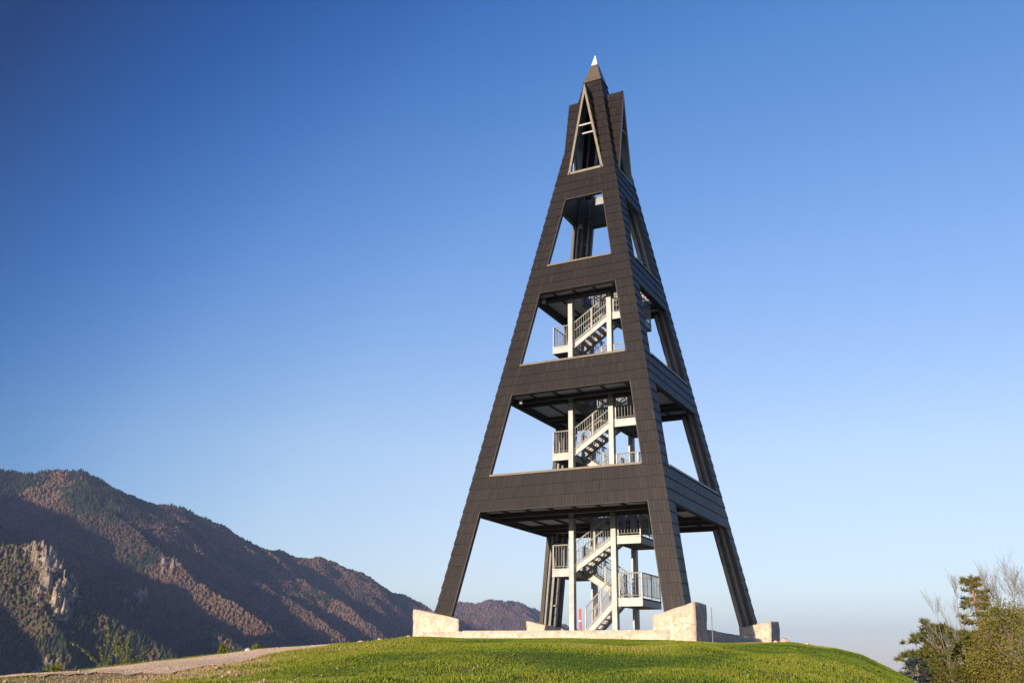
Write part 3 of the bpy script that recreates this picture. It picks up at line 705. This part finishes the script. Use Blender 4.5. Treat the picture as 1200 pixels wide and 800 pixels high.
def flight(xa, za, xb, zb, y0, y1):
    n = 7; mb0 = None
    f = MB(); d = np.array([xb - xa, 0, zb - za]); L = np.linalg.norm(d); dn = d / L; nrm = np.array([-dn[2], 0, dn[0]]); nrm *= 1 if nrm[2] > 0 else -1
    out = y0 if y0 < 0 else y1; inn = y1 if y0 < 0 else y0
    first = None
    for y, s in ((out, 1), (inn, -1)):
        g_ = MB(); c0 = np.array([xa, y, za - .06]); c1 = np.array([xb, y, zb - .06])
        g_.bar(c0, c1, .014, .25, up=nrm)
        sgn = (-1 if y < (y0 + y1) / 2 else 1)
        for o in (-.112, .112): g_.bar(c0 + nrm * o + np.array([0, sgn * .035, 0]), c1 + nrm * o + np.array([0, sgn * .035, 0]), .054, .026, up=nrm)
        if first is None: first = spart(g_, 'stair_flight', m_galv)
        else: spart(g_, 'stringer', m_galv, first)
    for i in range(1, n):
        t = i / n; x = xa + (xb - xa) * t; zt = za + (zb - za) * t; sx = math.copysign(.14, xb - xa)
        t_ = MB(); xs = sorted((x - sx * .0, x + sx * 1.75)); t_.box(xs[0], xs[1], y0 + .02, y1 - .02, zt - .035, zt); spart(t_, 'tread', m_galv, first)
    for y in (out, inn):
        r_ = MB(); yy = y + (.012 if y > (y0 + y1) / 2 else -.012)
        rail_run(r_, (xa, yy, za + .05), (xb, yy, zb + .05), h=.92, flight=True); spart(r_, 'handrail', m_galv, first)
    return first
prev = (SZ + .04, -1)
for i, (z_, side) in enumerate(lv):
    zp = prev[0]; front = side > 0
    if i == 0: xa = -0.35
    else: xa = CX0 if prev[1] < 0 else CX1
    xb = CX1 if side > 0 else CX0
    y0, y1 = (-1.02, -.10) if front else (.06, .96)
    flight(xa, zp, xb, z_, y0, y1); prev = (z_, side)
flight(CX1, prev[0], CX0, deckz[2], .06, .96)
for d_ in deckz:                                                  # guard rails round the well on each deck
    r_ = MB(); rail_run(r_, (WX0, -WY - .05, d_), (WX1, -WY - .05, d_)); rail_run(r_, (WX1, -WY, d_), (WX1, WY, d_)); rail_run(r_, (WX0, WY + .05, d_), (WX1, WY + .05, d_)); spart(r_, 'well_railing', m_galv)

# ------------------------------------------------------------------ lamps under the decks
def spotlight(loc, label):
    t = empty('spotlight', loc); tag(t, label, 'lamp', 'spotlights on the tower')
    m_ = MB(); m_.tube((0, 0, -.02), (0, 0, -.07), .03, n=8); m_.tube((0, 0, -.0705), (0, -.02, -.22), .075, .095, n=12); m_.build('lamp_body', m_lampbody, t)
    g_ = MB(); g_.tube((0, -.0202, -.2225), (0, -.021, -.23), .08, n=12); g_.build('lamp_glass', m_white, t)
a = A(Z['b2']); spotlight((-a + .75, -a + .75, Z['b2'] - .0), 'small grey spotlight under the middle deck, left front corner')
a = A(Z['b3']); spotlight((-a + .6, -a + .65, Z['b3'] - .0), 'small grey spotlight under the highest deck, left front corner')
a = A(17.6); spotlight((-a + .42, a - .80, 17.62), 'small pale spotlight at the head of the topmost open storey')

# ------------------------------------------------------------------ stone blocks, walls and platform
def rough_block(name, corners, z0, ztop, label, group, cat='stone block', seg=0.16, amp=0.028):
    """corners: 4 plan points counter-clockwise; ztop: their heights. Faces are gridded and roughened."""
    cs = [np.array(c, float) for c in corners]; verts, faces, idx = [], [], {}
    def vid(p):
        key = tuple(np.round(p, 4))
        if key not in idx:
            idx[key] = len(verts); verts.append(p)
        return idx[key]
    nz = max(2, round((max(ztop) - z0) / seg)); ns = [max(2, round(np.linalg.norm(cs[(i + 1) % 4] - cs[i]) / seg)) for i in range(4)]
    ns[2], ns[3] = ns[0], ns[1]
    def P(i, t, w):
        c = cs[i] * (1 - t) + cs[(i + 1) % 4] * t; zt = ztop[i] * (1 - t) + ztop[(i + 1) % 4] * t
        return np.array([c[0], c[1], z0 + (zt - z0) * w])
    for i in range(4):
        for j in range(ns[i]):
            for w in range(nz):
                faces.append([vid(P(i, j / ns[i], w / nz)), vid(P(i, (j + 1) / ns[i], w / nz)), vid(P(i, (j + 1) / ns[i], (w + 1) / nz)), vid(P(i, j / ns[i], (w + 1) / nz))])
    def T(u, v):
        c = (cs[0] * (1 - u) + cs[1] * u) * (1 - v) + (cs[3] * (1 - u) + cs[2] * u) * v
        z = (ztop[0] * (1 - u) + ztop[1] * u) * (1 - v) + (ztop[3] * (1 - u) + ztop[2] * u) * v
        return np.array([c[0], c[1], z])
    for i in range(ns[0]):
        for j in range(ns[1]):
            faces.append([vid(T(i / ns[0], j / ns[1])), vid(T((i + 1) / ns[0], j / ns[1])), vid(T((i + 1) / ns[0], (j + 1) / ns[1])), vid(T(i / ns[0], (j + 1) / ns[1]))])
    V = np.array(verts)
    for ax in range(3):
        s = 2.3
        V[:, ax] += amp * 2 * fbm(V[:, 0] * s + V[:, 2] * 1.7 + ax * 9, V[:, 1] * s - V[:, 2] * 2.3, 3, 200 + ax) * (0.6 if ax == 2 else 1)
    V0 = np.array([*np.mean(corners, axis=0), z0])
    o = np_mesh(name, V - V0, np.array(faces), m_stone); o.location = V0
    tag(o, label, cat, group)
GB = -1.55
rough_block('stone_block', [(-5.52, -5.24), (-3.52, -5.24), (-4.45, -3.7), (-5.52, -3.7)], GB, [-.10, -.45, -.45, -.10], 'pale stone footing block with sloping top under the left front leg', 'stone footing blocks')
rough_block('stone_block', [(3.80, -5.24), (5.24, -5.24), (5.24, -3.86), (3.80, -3.86)], GB, [-.42, .0, .0, -.42], 'pale stone footing block under the nearest leg, shaded on its right side', 'stone footing blocks')
rough_block('stone_block', [(4.35, 3.75), (5.62, 3.75), (5.62, 5.3), (4.35, 5.3)], GB, [-.42, -.18, -.12, -.42], 'brownish stone footing block half in shadow at the far right leg', 'stone footing blocks')
rough_block('stone_block', [(-5.3, 3.7), (-3.5, 3.7), (-3.5, 5.24), (-5.3, 5.24)], GB, [-.1, -.45, -.45, -.1], 'stone footing block under the rear leg behind the stairs', 'stone footing blocks')
rough_block('stone_wall', [(-5.0, -5.32), (4.4, -5.32), (4.4, -5.0), (-5.0, -5.0)], GB, [-.915, -.86, -.86, -.915], 'long low pale stone wall between the two front blocks', 'low platform walls', 'wall', seg=.25, amp=.03)
rough_block('stone_wall', [(4.95, -3.86), (5.2, -3.86), (5.2, 3.75), (4.95, 3.75)], GB, [-.80, -.80, -.86, -.86], 'low shaded stone wall along the right side of the platform', 'low platform walls', 'wall', seg=.25, amp=.03)
rough_block('stone_wall', [(-5.2, -3.7), (-4.95, -3.7), (-4.95, 3.7), (-5.2, 3.7)], GB, [-.9, -.9, -.9, -.9], 'low stone wall along the left side of the platform', 'low platform walls', 'wall', seg=.25, amp=.03)
fl = MB(); fl.box(-4.95, 4.95, -5.0, 5.0, -1.5, SZ - .002); tag(fl.build('platform_paving', m_floor), 'gravel platform floor inside the low walls', kind='structure')

rod = empty('metal_stake', (5.36, -3.70, -1.2)); tag(rod, 'thin grey metal stake standing beside the nearest stone block', 'stake')
r_ = MB(); r_.tube((0, 0, 0), (0, 0, 1.12), .016, n=6); r_.build('rod', m_post, rod)
r_ = MB(); r_.tube((-.05, 0, .80), (.05, 0, .80), .010, n=6); r_.build('cross_pin', m_post, rod)
bar_ = empty('red_post', (-.50, -1.22, SZ)); tag(bar_, 'red warning post with a small white mark at the stair foot', 'post')
r_ = MB(); r_.bar((0, 0, 0), (-.02, 0, .95), .075, .05, up=(0, 1, 0)); r_.build('post_body', m_red, bar_)
for z_ in (.48,):
    r_ = MB(); r_.bar((-.02 * z_, 0, z_), (-.02 * z_ - .001, 0, z_ + .05),   .079, .054, up=(0, 1, 0)); r_.build('white_mark', m_white, bar_)

# ------------------------------------------------------------------ stones lying on the crest
def stone(px, dfrac, size, label, seed):
    az_ = azim(px); d_ = crest_D(az_) * dfrac; x, y = to_xy(az_, d_); z = float(hill_h(np.array([az_]), np.array([d_]))[0])
    rs = np.random.default_rng(seed); nU, nV = 10, 7; vs_, fs = [], []
    for i in range(nV + 1):
        for j in range(nU):
            t, p = math.pi * i / nV, 2 * math.pi * j / nU; n_ = np.array([math.sin(t) * math.cos(p), math.sin(t) * math.sin(p), math.cos(t)])
            r = 1 + .45 * float(fbm(np.array([n_[0] * 1.6 + seed]), np.array([n_[1] * 1.6 + n_[2] * 2.1]), 3, seed)[0])
            vs_.append(n_ * r * size * np.array([1, .8, .55]))
    for i in range(nV):
        for j in range(nU): fs.append((i * nU + j, (i + 1) * nU + j, (i + 1) * nU + (j + 1) % nU, i * nU + (j + 1) % nU))
    o = np_mesh('stone', np.array(vs_), np.array(fs), m_stone); o.location = (x, y, z + size * .2); o.rotation_euler = (0, 0, seed)
    tag(o, label, 'stone', 'loose stones on the hill')
stone(288, .985, .13, 'white stone on the far edge of the gravel path', 3)
stone(421, .985, .14, 'flat stone at the top end of the gravel path', 4)
stone(443, .99, .13, 'stone on the grass crest between path and left block', 5)
stone(477, .99, .14, 'stone lying against the foot of the left footing block', 6)
stone(922, .985, .21, 'largest loose stone, on the grass right of the tower', 7)
stone(912, .975, .13, 'small stone beside the largest one, right of the tower', 8)
stone(947, .985, .14, 'small stone farthest right on the grass crest', 9)

# ------------------------------------------------------------------ trees
def rand_unit(rs):
    v = rs.normal(size=3); return v / np.linalg.norm(v)
class Leaves:
    def __init__(self): self.v, self.t = [], []
    def tri(self, c, u, w, tint):
        self.v += [c - w, c + w, c + u]; self.t.append(tint)
    def build(self, name, mat, parent):
        V = np.array(self.v); return np_mesh(name, V, np.arange(len(V)).reshape(-1, 3), mat, parent, face_attrs={'tint': np.clip(self.t, 0, 1)})
def needle_tuft(lv_, c, rs, r, n, tone, up=0.35):
    for _ in range(n):
        d = rand_unit(rs); d[2] = d[2] * .7 + up; d /= np.linalg.norm(d); w = np.cross(d, rand_unit(rs)); w = w / np.linalg.norm(w) * r * .12
        lv_.tri(c + d * r * .05, d * r * rs.uniform(.7, 1.2), w, tone + rs.uniform(-.2, .2))
def ground_at(px, dist):
    az_ = azim(px); x, y = to_xy(az_, dist); return np.array([x, y, float(hill_h(np.array([az_]), np.array([dist]))[0])])
def trunk_pts(h, lean, rs, wob, n=9):
    pts = []
    for i in range(n + 1):
        t = i / n; pts.append(np.array([lean[0] * t + wob * math.sin(3.1 * t + rs.uniform(0, .4)) * t, lean[1] * t + wob * math.cos(2.3 * t) * t - wob * t, h * t]))
    return pts
def tree_base(name, px, top, dist, label, cat):
    b_ = ground_at(px, dist); h = at(px, top, dist)[2] - b_[2]
    t = empty(name, tuple(b_ - np.array([0, 0, .1]))); tag(t, label, cat); return t, h
RIGHT = np.array([math.cos(YAW), math.sin(YAW), 0.0])
def pine(px, top, dist, label, lean, spread, crown_from, whorls, seed, tone=.45, r0=.17, mat=None, bark=None, name='pine_tree', tuft=.30, up=.25, taper=.75, n_t=34):
    rs = np.random.default_rng(seed); t, h = tree_base(name, px, top, dist, label, 'tree')
    lean = RIGHT * lean; pts = trunk_pts(h, lean, rs, .12)
    tm = MB()
    for i in range(len(pts) - 1):
        r_a, r_b = r0 * (1 - i / len(pts)) + .02, r0 * (1 - (i + 1) / len(pts)) + .02; tm.tube(pts[i], pts[i + 1], r_a, r_b, 8, cap=False)
    def tp(f): 
        f = min(.999, max(0, f)) * (len(pts) - 1); i = int(f); return pts[i] + (pts[i + 1] - pts[i]) * (f - i)
    bm, lv_ = MB(), Leaves()
    for w in range(whorls):
        f = crown_from + (1 - crown_from) * (w + rs.uniform(0, .5)) / whorls; g_ = (f - crown_from) / (1 - crown_from)
        L = spread * (1 - g_) ** taper * (0.75 if g_ < .12 else 1.0) + .22
        for b_ in range(rs.integers(4, 7)):
            a = rs.uniform(0, 6.28); l = L * rs.uniform(.5, 1.15); d = np.array([math.cos(a), math.sin(a), up * rs.uniform(.2, 1.6) - .25 * (1 - g_)])
            p0 = tp(f); p = p0; segs = max(3, int(l / .28))
            for s in range(segs):
                q = p + d * l / segs + rs.normal(size=3) * .02; q[2] += .03 * s / segs
                bm.tube(p, q, .035 * (1 - s / segs) * (l / 2.5) + .010, .03 * (1 - (s + 1) / segs) * (l / 2.5) + .008, 4, cap=False)
                if s / segs > .22:
                    for _ in range(2):
                        c_ = q + rs.normal(size=3) * np.array([.15, .15, .07]) * (l / 1.5 + .3); needle_tuft(lv_, c_, rs, tuft, n_t // 2, tone + rs.uniform(-.15, .15))
                p = q
    needle_tuft(lv_, pts[-1], rs, tuft, n_t, tone)
    tm.build('trunk', bark or m_pinebark, t); bm.build('branches', m_bark, t); lv_.build('crown', mat or m_pine, t)
def bare(px, top, dist, label, lean, seed, r0=.10, stems=1, spread=.5, first=.3, fine=5, mat=None, limbs=12, name='bare_tree'):
    rs = np.random.default_rng(seed); t, h = tree_base(name, px, top, dist, label, 'tree'); tm, bm = MB(), MB()
    def grow(p, d, L, r, depth, out):
        n = 5 if depth < 2 else 3
        for i in range(n):
            d = d + rs.normal(size=3) * .07; d[2] += .05; d /= np.linalg.norm(d); q = p + d * L / n
            ra, rb = r * (1 - .75 * i / n), r * (1 - .75 * (i + 1) / n); out.tube(p, q, max(ra, .0045), max(rb, .0035), 6 if depth == 0 else 3, cap=False)
            if depth < 3:
                kids = {0: limbs / n, 1: 2.2, 2: fine / 3}[depth]
                if depth > 0 or (i + 1) / n > first:
                    for _ in range(int(kids + rs.random())):
                        a = rs.uniform(0, 6.28); side_ = np.array([math.cos(a), math.sin(a), 0]); nd = d * 1.0 + side_ * spread * rs.uniform(.6, 1.3); nd /= np.linalg.norm(nd)
                        grow(q, nd, L * {0: .27, 1: .5, 2: .55}[depth] * rs.uniform(.6, 1.2) * (1.15 - .6 * i / n if depth == 0 else 1), max(rb * .42, .005), depth + 1, bm)
            p = q
    for s in range(stems):
        d = np.array([0, 0, 1.0]) + RIGHT * (lean + (s - (stems - 1) / 2) * .10) / 1.0 + rs.normal(size=3) * .04
        grow(np.array([0, 0, 0.0]) + RIGHT * .12 * s, d / np.linalg.norm(d), h * rs.uniform(.86, 1.0), r0, 0, tm)
    tm.build('trunk', m_bark, t); bm.build('branches', mat or m_birch, t)
def leafy(px, top, dist, label, width, seed, mat, n=2600, leaf=.09, name='leafy_tree', base_f=.15, tone=.5, clumps=40):
    rs = np.random.default_rng(seed); t, h = tree_base(name, px, top, dist, label, 'tree'); tm, bm, lv_ = MB(), MB(), Leaves()
    tm.tube((0, 0, 0), (.1, 0, h * .55), .12, .06, 8); tm.tube((.1, 0, h * .55), (.0, .1, h * .92), .06, .015, 6)
    for c in range(clumps):
        f = rs.uniform(base_f, 1.0); R_ = width * math.sqrt(max(.03, 1 - ((f - .42) / .60) ** 2)); a = rs.uniform(0, 6.28); rr_ = R_ * math.sqrt(rs.random())
        cc = np.array([rr_ * math.cos(a), rr_ * math.sin(a), h * f]); bm.tube((.05, .03, h * max(.05, f - .22)), cc, .03, .008, 4, cap=False)
        tn = tone + rs.uniform(-.3, .3); sz = width * rs.uniform(.18, .34)
        for _ in range(n // clumps):
            p = cc + rs.normal(size=3) * sz * np.array([.62, .62, .8]); d = rand_unit(rs); w = np.cross(d, rand_unit(rs)); w = w / np.linalg.norm(w) * leaf * .45
            lv_.tri(p, d * leaf * rs.uniform(.7, 1.4), w, tn + rs.uniform(-.2, .2))
            if rs.random() < .03: bm.tube(cc, p, .008, .005, 3, cap=False)
    tm.build('trunk', m_bark, t); bm.build('branches', m_bark, t); lv_.build('crown', mat, t)
pine(1157, 674, 52, 'tall lone pine with bare orange lower trunk and sparse layered crown', -.15, 2.1, .33, 21, 6, tone=.85, tuft=.22, n_t=46, up=.12, taper=.95)
pine(1102, 736, 50, 'broad low green pine at the left end of the clump', .1, 2.0, .2, 17, 8, tone=.55, taper=.5, up=.45, n_t=56, tuft=.27)
pine(1128, 742, 55, 'green pine behind the thin leafless sapling', .2, 2.0, .2, 15, 14, tone=.45, taper=.5, up=.45, n_t=50)
pine(1074, 768, 46, 'small dark blue spruce at the edge of the grass slope', 0, .75, .05, 10, 17, tone=.5, r0=.07, mat=m_spruce, bark=m_bark, name='spruce_tree', n_t=26, tuft=.13, up=.05, taper=.9)
bare(1128, 702, 49, 'thin pale leafless tree left of the tall pine', -.05, 21, r0=.06, limbs=9, spread=.35, first=.35, stems=2)
bare(1200, 702, 58, 'tallest leafless tree behind the lone pine, grey twigs fanning up', .02, 33, r0=.11, limbs=24, spread=.38, first=.4, stems=2)
bare(1186, 712, 60, 'slim leafless tree just right of the lone pine top', .02, 35, r0=.09, limbs=20, spread=.34, first=.45)
bare(1216, 704, 57, 'leafless tree above the yellow green tree at the right edge', .03, 41, r0=.10, limbs=22, spread=.36, first=.4, stems=2)
bare(1236, 706, 59, 'leafless tree cut by the right edge of the picture', .04, 43, r0=.10, limbs=22, spread=.36, first=.4, stems=2)
leafy(1190, 712, 47, 'bushy yellow green tree at the right edge', 1.75, 51, m_willow, n=17000, clumps=110, leaf=.07)
leafy(1163, 742, 49, 'lower yellow green tree in front of the leafless stems', 1.3, 53, m_willow, n=9000, clumps=65, tone=.4, leaf=.07)
leafy(1140, 768, 54, 'rust coloured dry shrub between the pine trunks', 1.2, 57, m_rust, n=1600, clumps=30, name='dry_shrub', leaf=.07)
leafy(1112, 770, 47, 'olive green bush under the thin leafless tree', 1.2, 59, m_willow, n=6000, clumps=45, tone=.25, leaf=.07, name='green_bush')
leafy(1215, 745, 44, 'yellow green bush lowest at the right edge', 1.5, 61, m_willow, n=9000, clumps=70, tone=.55, leaf=.07, name='green_bush')

# shrubs along the far edge of the path
def sprout(px, hpx, label, stems, seed, n=60, spread=.35, frac=1.01, leaf=.045):
    rs = np.random.default_rng(seed); d_ = float(crest_D(azim(px))) * frac; b_ = ground_at(px, d_); t = empty('sapling', tuple(b_ - np.array([0, 0, .03]))); tag(t, label, 'shrub')
    h = hpx * d_ / F_PX * 1.05; st, lv_ = MB(), Leaves()
    for s in range(stems):
        a = rs.uniform(-1, 1); lean = RIGHT * a * spread + np.array([rs.uniform(-.1, .1), rs.uniform(-.1, .1), 0]); hh = h * rs.uniform(.6, 1.0) * (1 - .3 * abs(a))
        if s == 0: lean *= .1; hh = h
        p = np.zeros(3)
        for i in range(8):
            q = np.array([*(lean * ((i + 1) / 8) ** 1.3)[:2] * h / .5, hh * (i + 1) / 8]) + rs.normal(size=3) * .008; st.tube(p, q, .010 - .0009 * i, .009 - .0009 * i, 4, cap=False); p = q
            if i > 0:
                for _ in range(n // 8):
                    d = rand_unit(rs); w = np.cross(d, rand_unit(rs)); w = w / np.linalg.norm(w) * leaf * .5; lv_.tri(q + rs.normal(size=3) * .035, d * leaf * rs.uniform(.7, 1.4), w, .6 + rs.uniform(-.35, .4))
    st.build('stems', m_bark, t); lv_.build('leaves', m_fresh, t)
sprout(121, 38, 'tallest fresh yellow green sapling on the far edge of the gravel path', 5, 71, spread=.45)
sprout(146, 30, 'spreading yellow green sapling right of the tallest one', 7, 73, spread=.5, frac=1.02)
sprout(258, 11, 'small dense round green shrub beside the white stone', 14, 77, n=120, spread=.16)
sprout(65, 12, 'low green shrub at the far left of the path edge', 10, 79, n=60, spread=.4)
sprout(296, 7, 'low green shrub right of the white stone', 10, 81, n=70, spread=.35)

# ------------------------------------------------------------------ grass blades
def grass():
    rs = np.random.default_rng(101)
    N = 260000
    az = rs.uniform(azim(-40), azim(1120), N); D = crest_D(az); u = np.sqrt(rs.uniform(.30 ** 2, 1.06 ** 2, N)); d = u * D
    dm = dirt_mask(az, d)
    pathu = np.interp(az, pazs, u0); onpath = (az < pazs[-1]) & (u > pathu + .005) & (u < 1.0)
    bx, by = to_xy(az, d); under = (by > -5.28) & (bx > -5.5) & (bx < 5.25)
    keep = (rs.random(N) > dm * .82) & ~onpath & ~under
    az, d, u, dm = az[keep], d[keep], u[keep], dm[keep]; n = len(az); x, y = bx[keep], by[keep]; z = hill_h(az, d)
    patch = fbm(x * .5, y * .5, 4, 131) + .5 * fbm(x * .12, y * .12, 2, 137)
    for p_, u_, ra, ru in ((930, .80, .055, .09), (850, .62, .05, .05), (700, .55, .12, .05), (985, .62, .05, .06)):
        patch = patch - 1.0 * np.exp(-((az - azim(p_)) / ra) ** 2 - ((u - u_) / ru) ** 2)     # shade on the mound, painted in as darker, shorter blades
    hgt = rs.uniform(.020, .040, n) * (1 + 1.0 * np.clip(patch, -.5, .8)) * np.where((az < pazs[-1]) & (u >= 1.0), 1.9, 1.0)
    B = 3; V = np.zeros((n, B, 3, 3)); T = np.zeros((n, B))
    for b_ in range(B):
        a = rs.uniform(0, 6.28, n); ox, oy = rs.normal(0, .035, n), rs.normal(0, .035, n); w = rs.uniform(.005, .010, n) * (1 + d / 40)
        lx, ly = rs.normal(0, .35, n) * hgt, rs.normal(0, .35, n) * hgt; hh = hgt * rs.uniform(.6, 1.2, n)
        V[:, b_, 0] = np.stack([x + ox - w * np.cos(a), y + oy - w * np.sin(a), z - .01], -1); V[:, b_, 1] = np.stack([x + ox + w * np.cos(a), y + oy + w * np.sin(a), z - .01], -1)
        V[:, b_, 2] = np.stack([x + ox + lx, y + oy + ly, z + hh], -1)
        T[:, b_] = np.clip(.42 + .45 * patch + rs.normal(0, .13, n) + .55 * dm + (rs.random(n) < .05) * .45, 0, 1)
    V = V.reshape(-1, 3)
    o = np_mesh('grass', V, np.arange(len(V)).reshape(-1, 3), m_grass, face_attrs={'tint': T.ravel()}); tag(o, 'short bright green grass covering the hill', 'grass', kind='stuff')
    # pebbles and clods on the worn earth
    N = 5000; az = rs.uniform(azim(-40), azim(420), N); D = crest_D(az); d = D * np.sqrt(rs.uniform(.3 ** 2, .99 ** 2, N)); k = rs.random(N) < np.maximum(dirt_mask(az, d), .05); az, d = az[k], d[k]; n = len(az)
    x, y = to_xy(az, d); z = hill_h(az, d); s = rs.uniform(.008, .03, n) * (1 + (rs.random(n) < .04) * 1.2)
    base_ = np.array([(1, 0, 0), (0, 1, 0), (-1, 0, 0), (0, -1, 0), (0, 0, .8), (0, 0, -.6)], float); tri = np.array([(0, 1, 4), (1, 2, 4), (2, 3, 4), (3, 0, 4), (1, 0, 5), (2, 1, 5), (3, 2, 5), (0, 3, 5)])
    V = base_[None] * s[:, None, None] * rs.uniform(.6, 1.3, (n, 6, 1)) + np.stack([x, y, z + s * .3 + .012], -1)[:, None]
    o = np_mesh('pebbles', V.reshape(-1, 3), (np.arange(n)[:, None, None] * 6 + tri[None]).reshape(-1, 3), m_clod); tag(o, 'small pebbles and clods on the worn earth', 'pebbles', kind='stuff')
def gravel():
    rs = np.random.default_rng(303); N = 36000; k_ = rs.uniform(azim(-60), azim(398), N); lo = np.interp(k_, pazs, u0); f = rs.random(N); D = crest_D(k_); d = D * (lo + (1.005 - lo) * f); x, y = to_xy(k_, d); z = hill_h(k_, d) + .025
    s = rs.uniform(.005, .012, N) * (1 + (rs.random(N) < .01) * 1.0)
    base_ = np.array([(1, 0, .1), (.1, 1, 0), (-1, 0, .1), (0, -1, -.1), (0, 0, .8), (0, 0, -.6)], float); tri = np.array([(0, 1, 4), (1, 2, 4), (2, 3, 4), (3, 0, 4), (1, 0, 5), (2, 1, 5), (3, 2, 5), (0, 3, 5)])
    V = base_[None] * s[:, None, None] * rs.uniform(.6, 1.3, (N, 6, 1)) + np.stack([x, y, z + s * .25], -1)[:, None]
    o = np_mesh('gravel', V.reshape(-1, 3), (np.arange(N)[:, None, None] * 6 + tri[None]).reshape(-1, 3), m_path); tag(o, 'loose pinkish gravel strewn over the path', 'gravel', kind='stuff')
grass()
gravel()
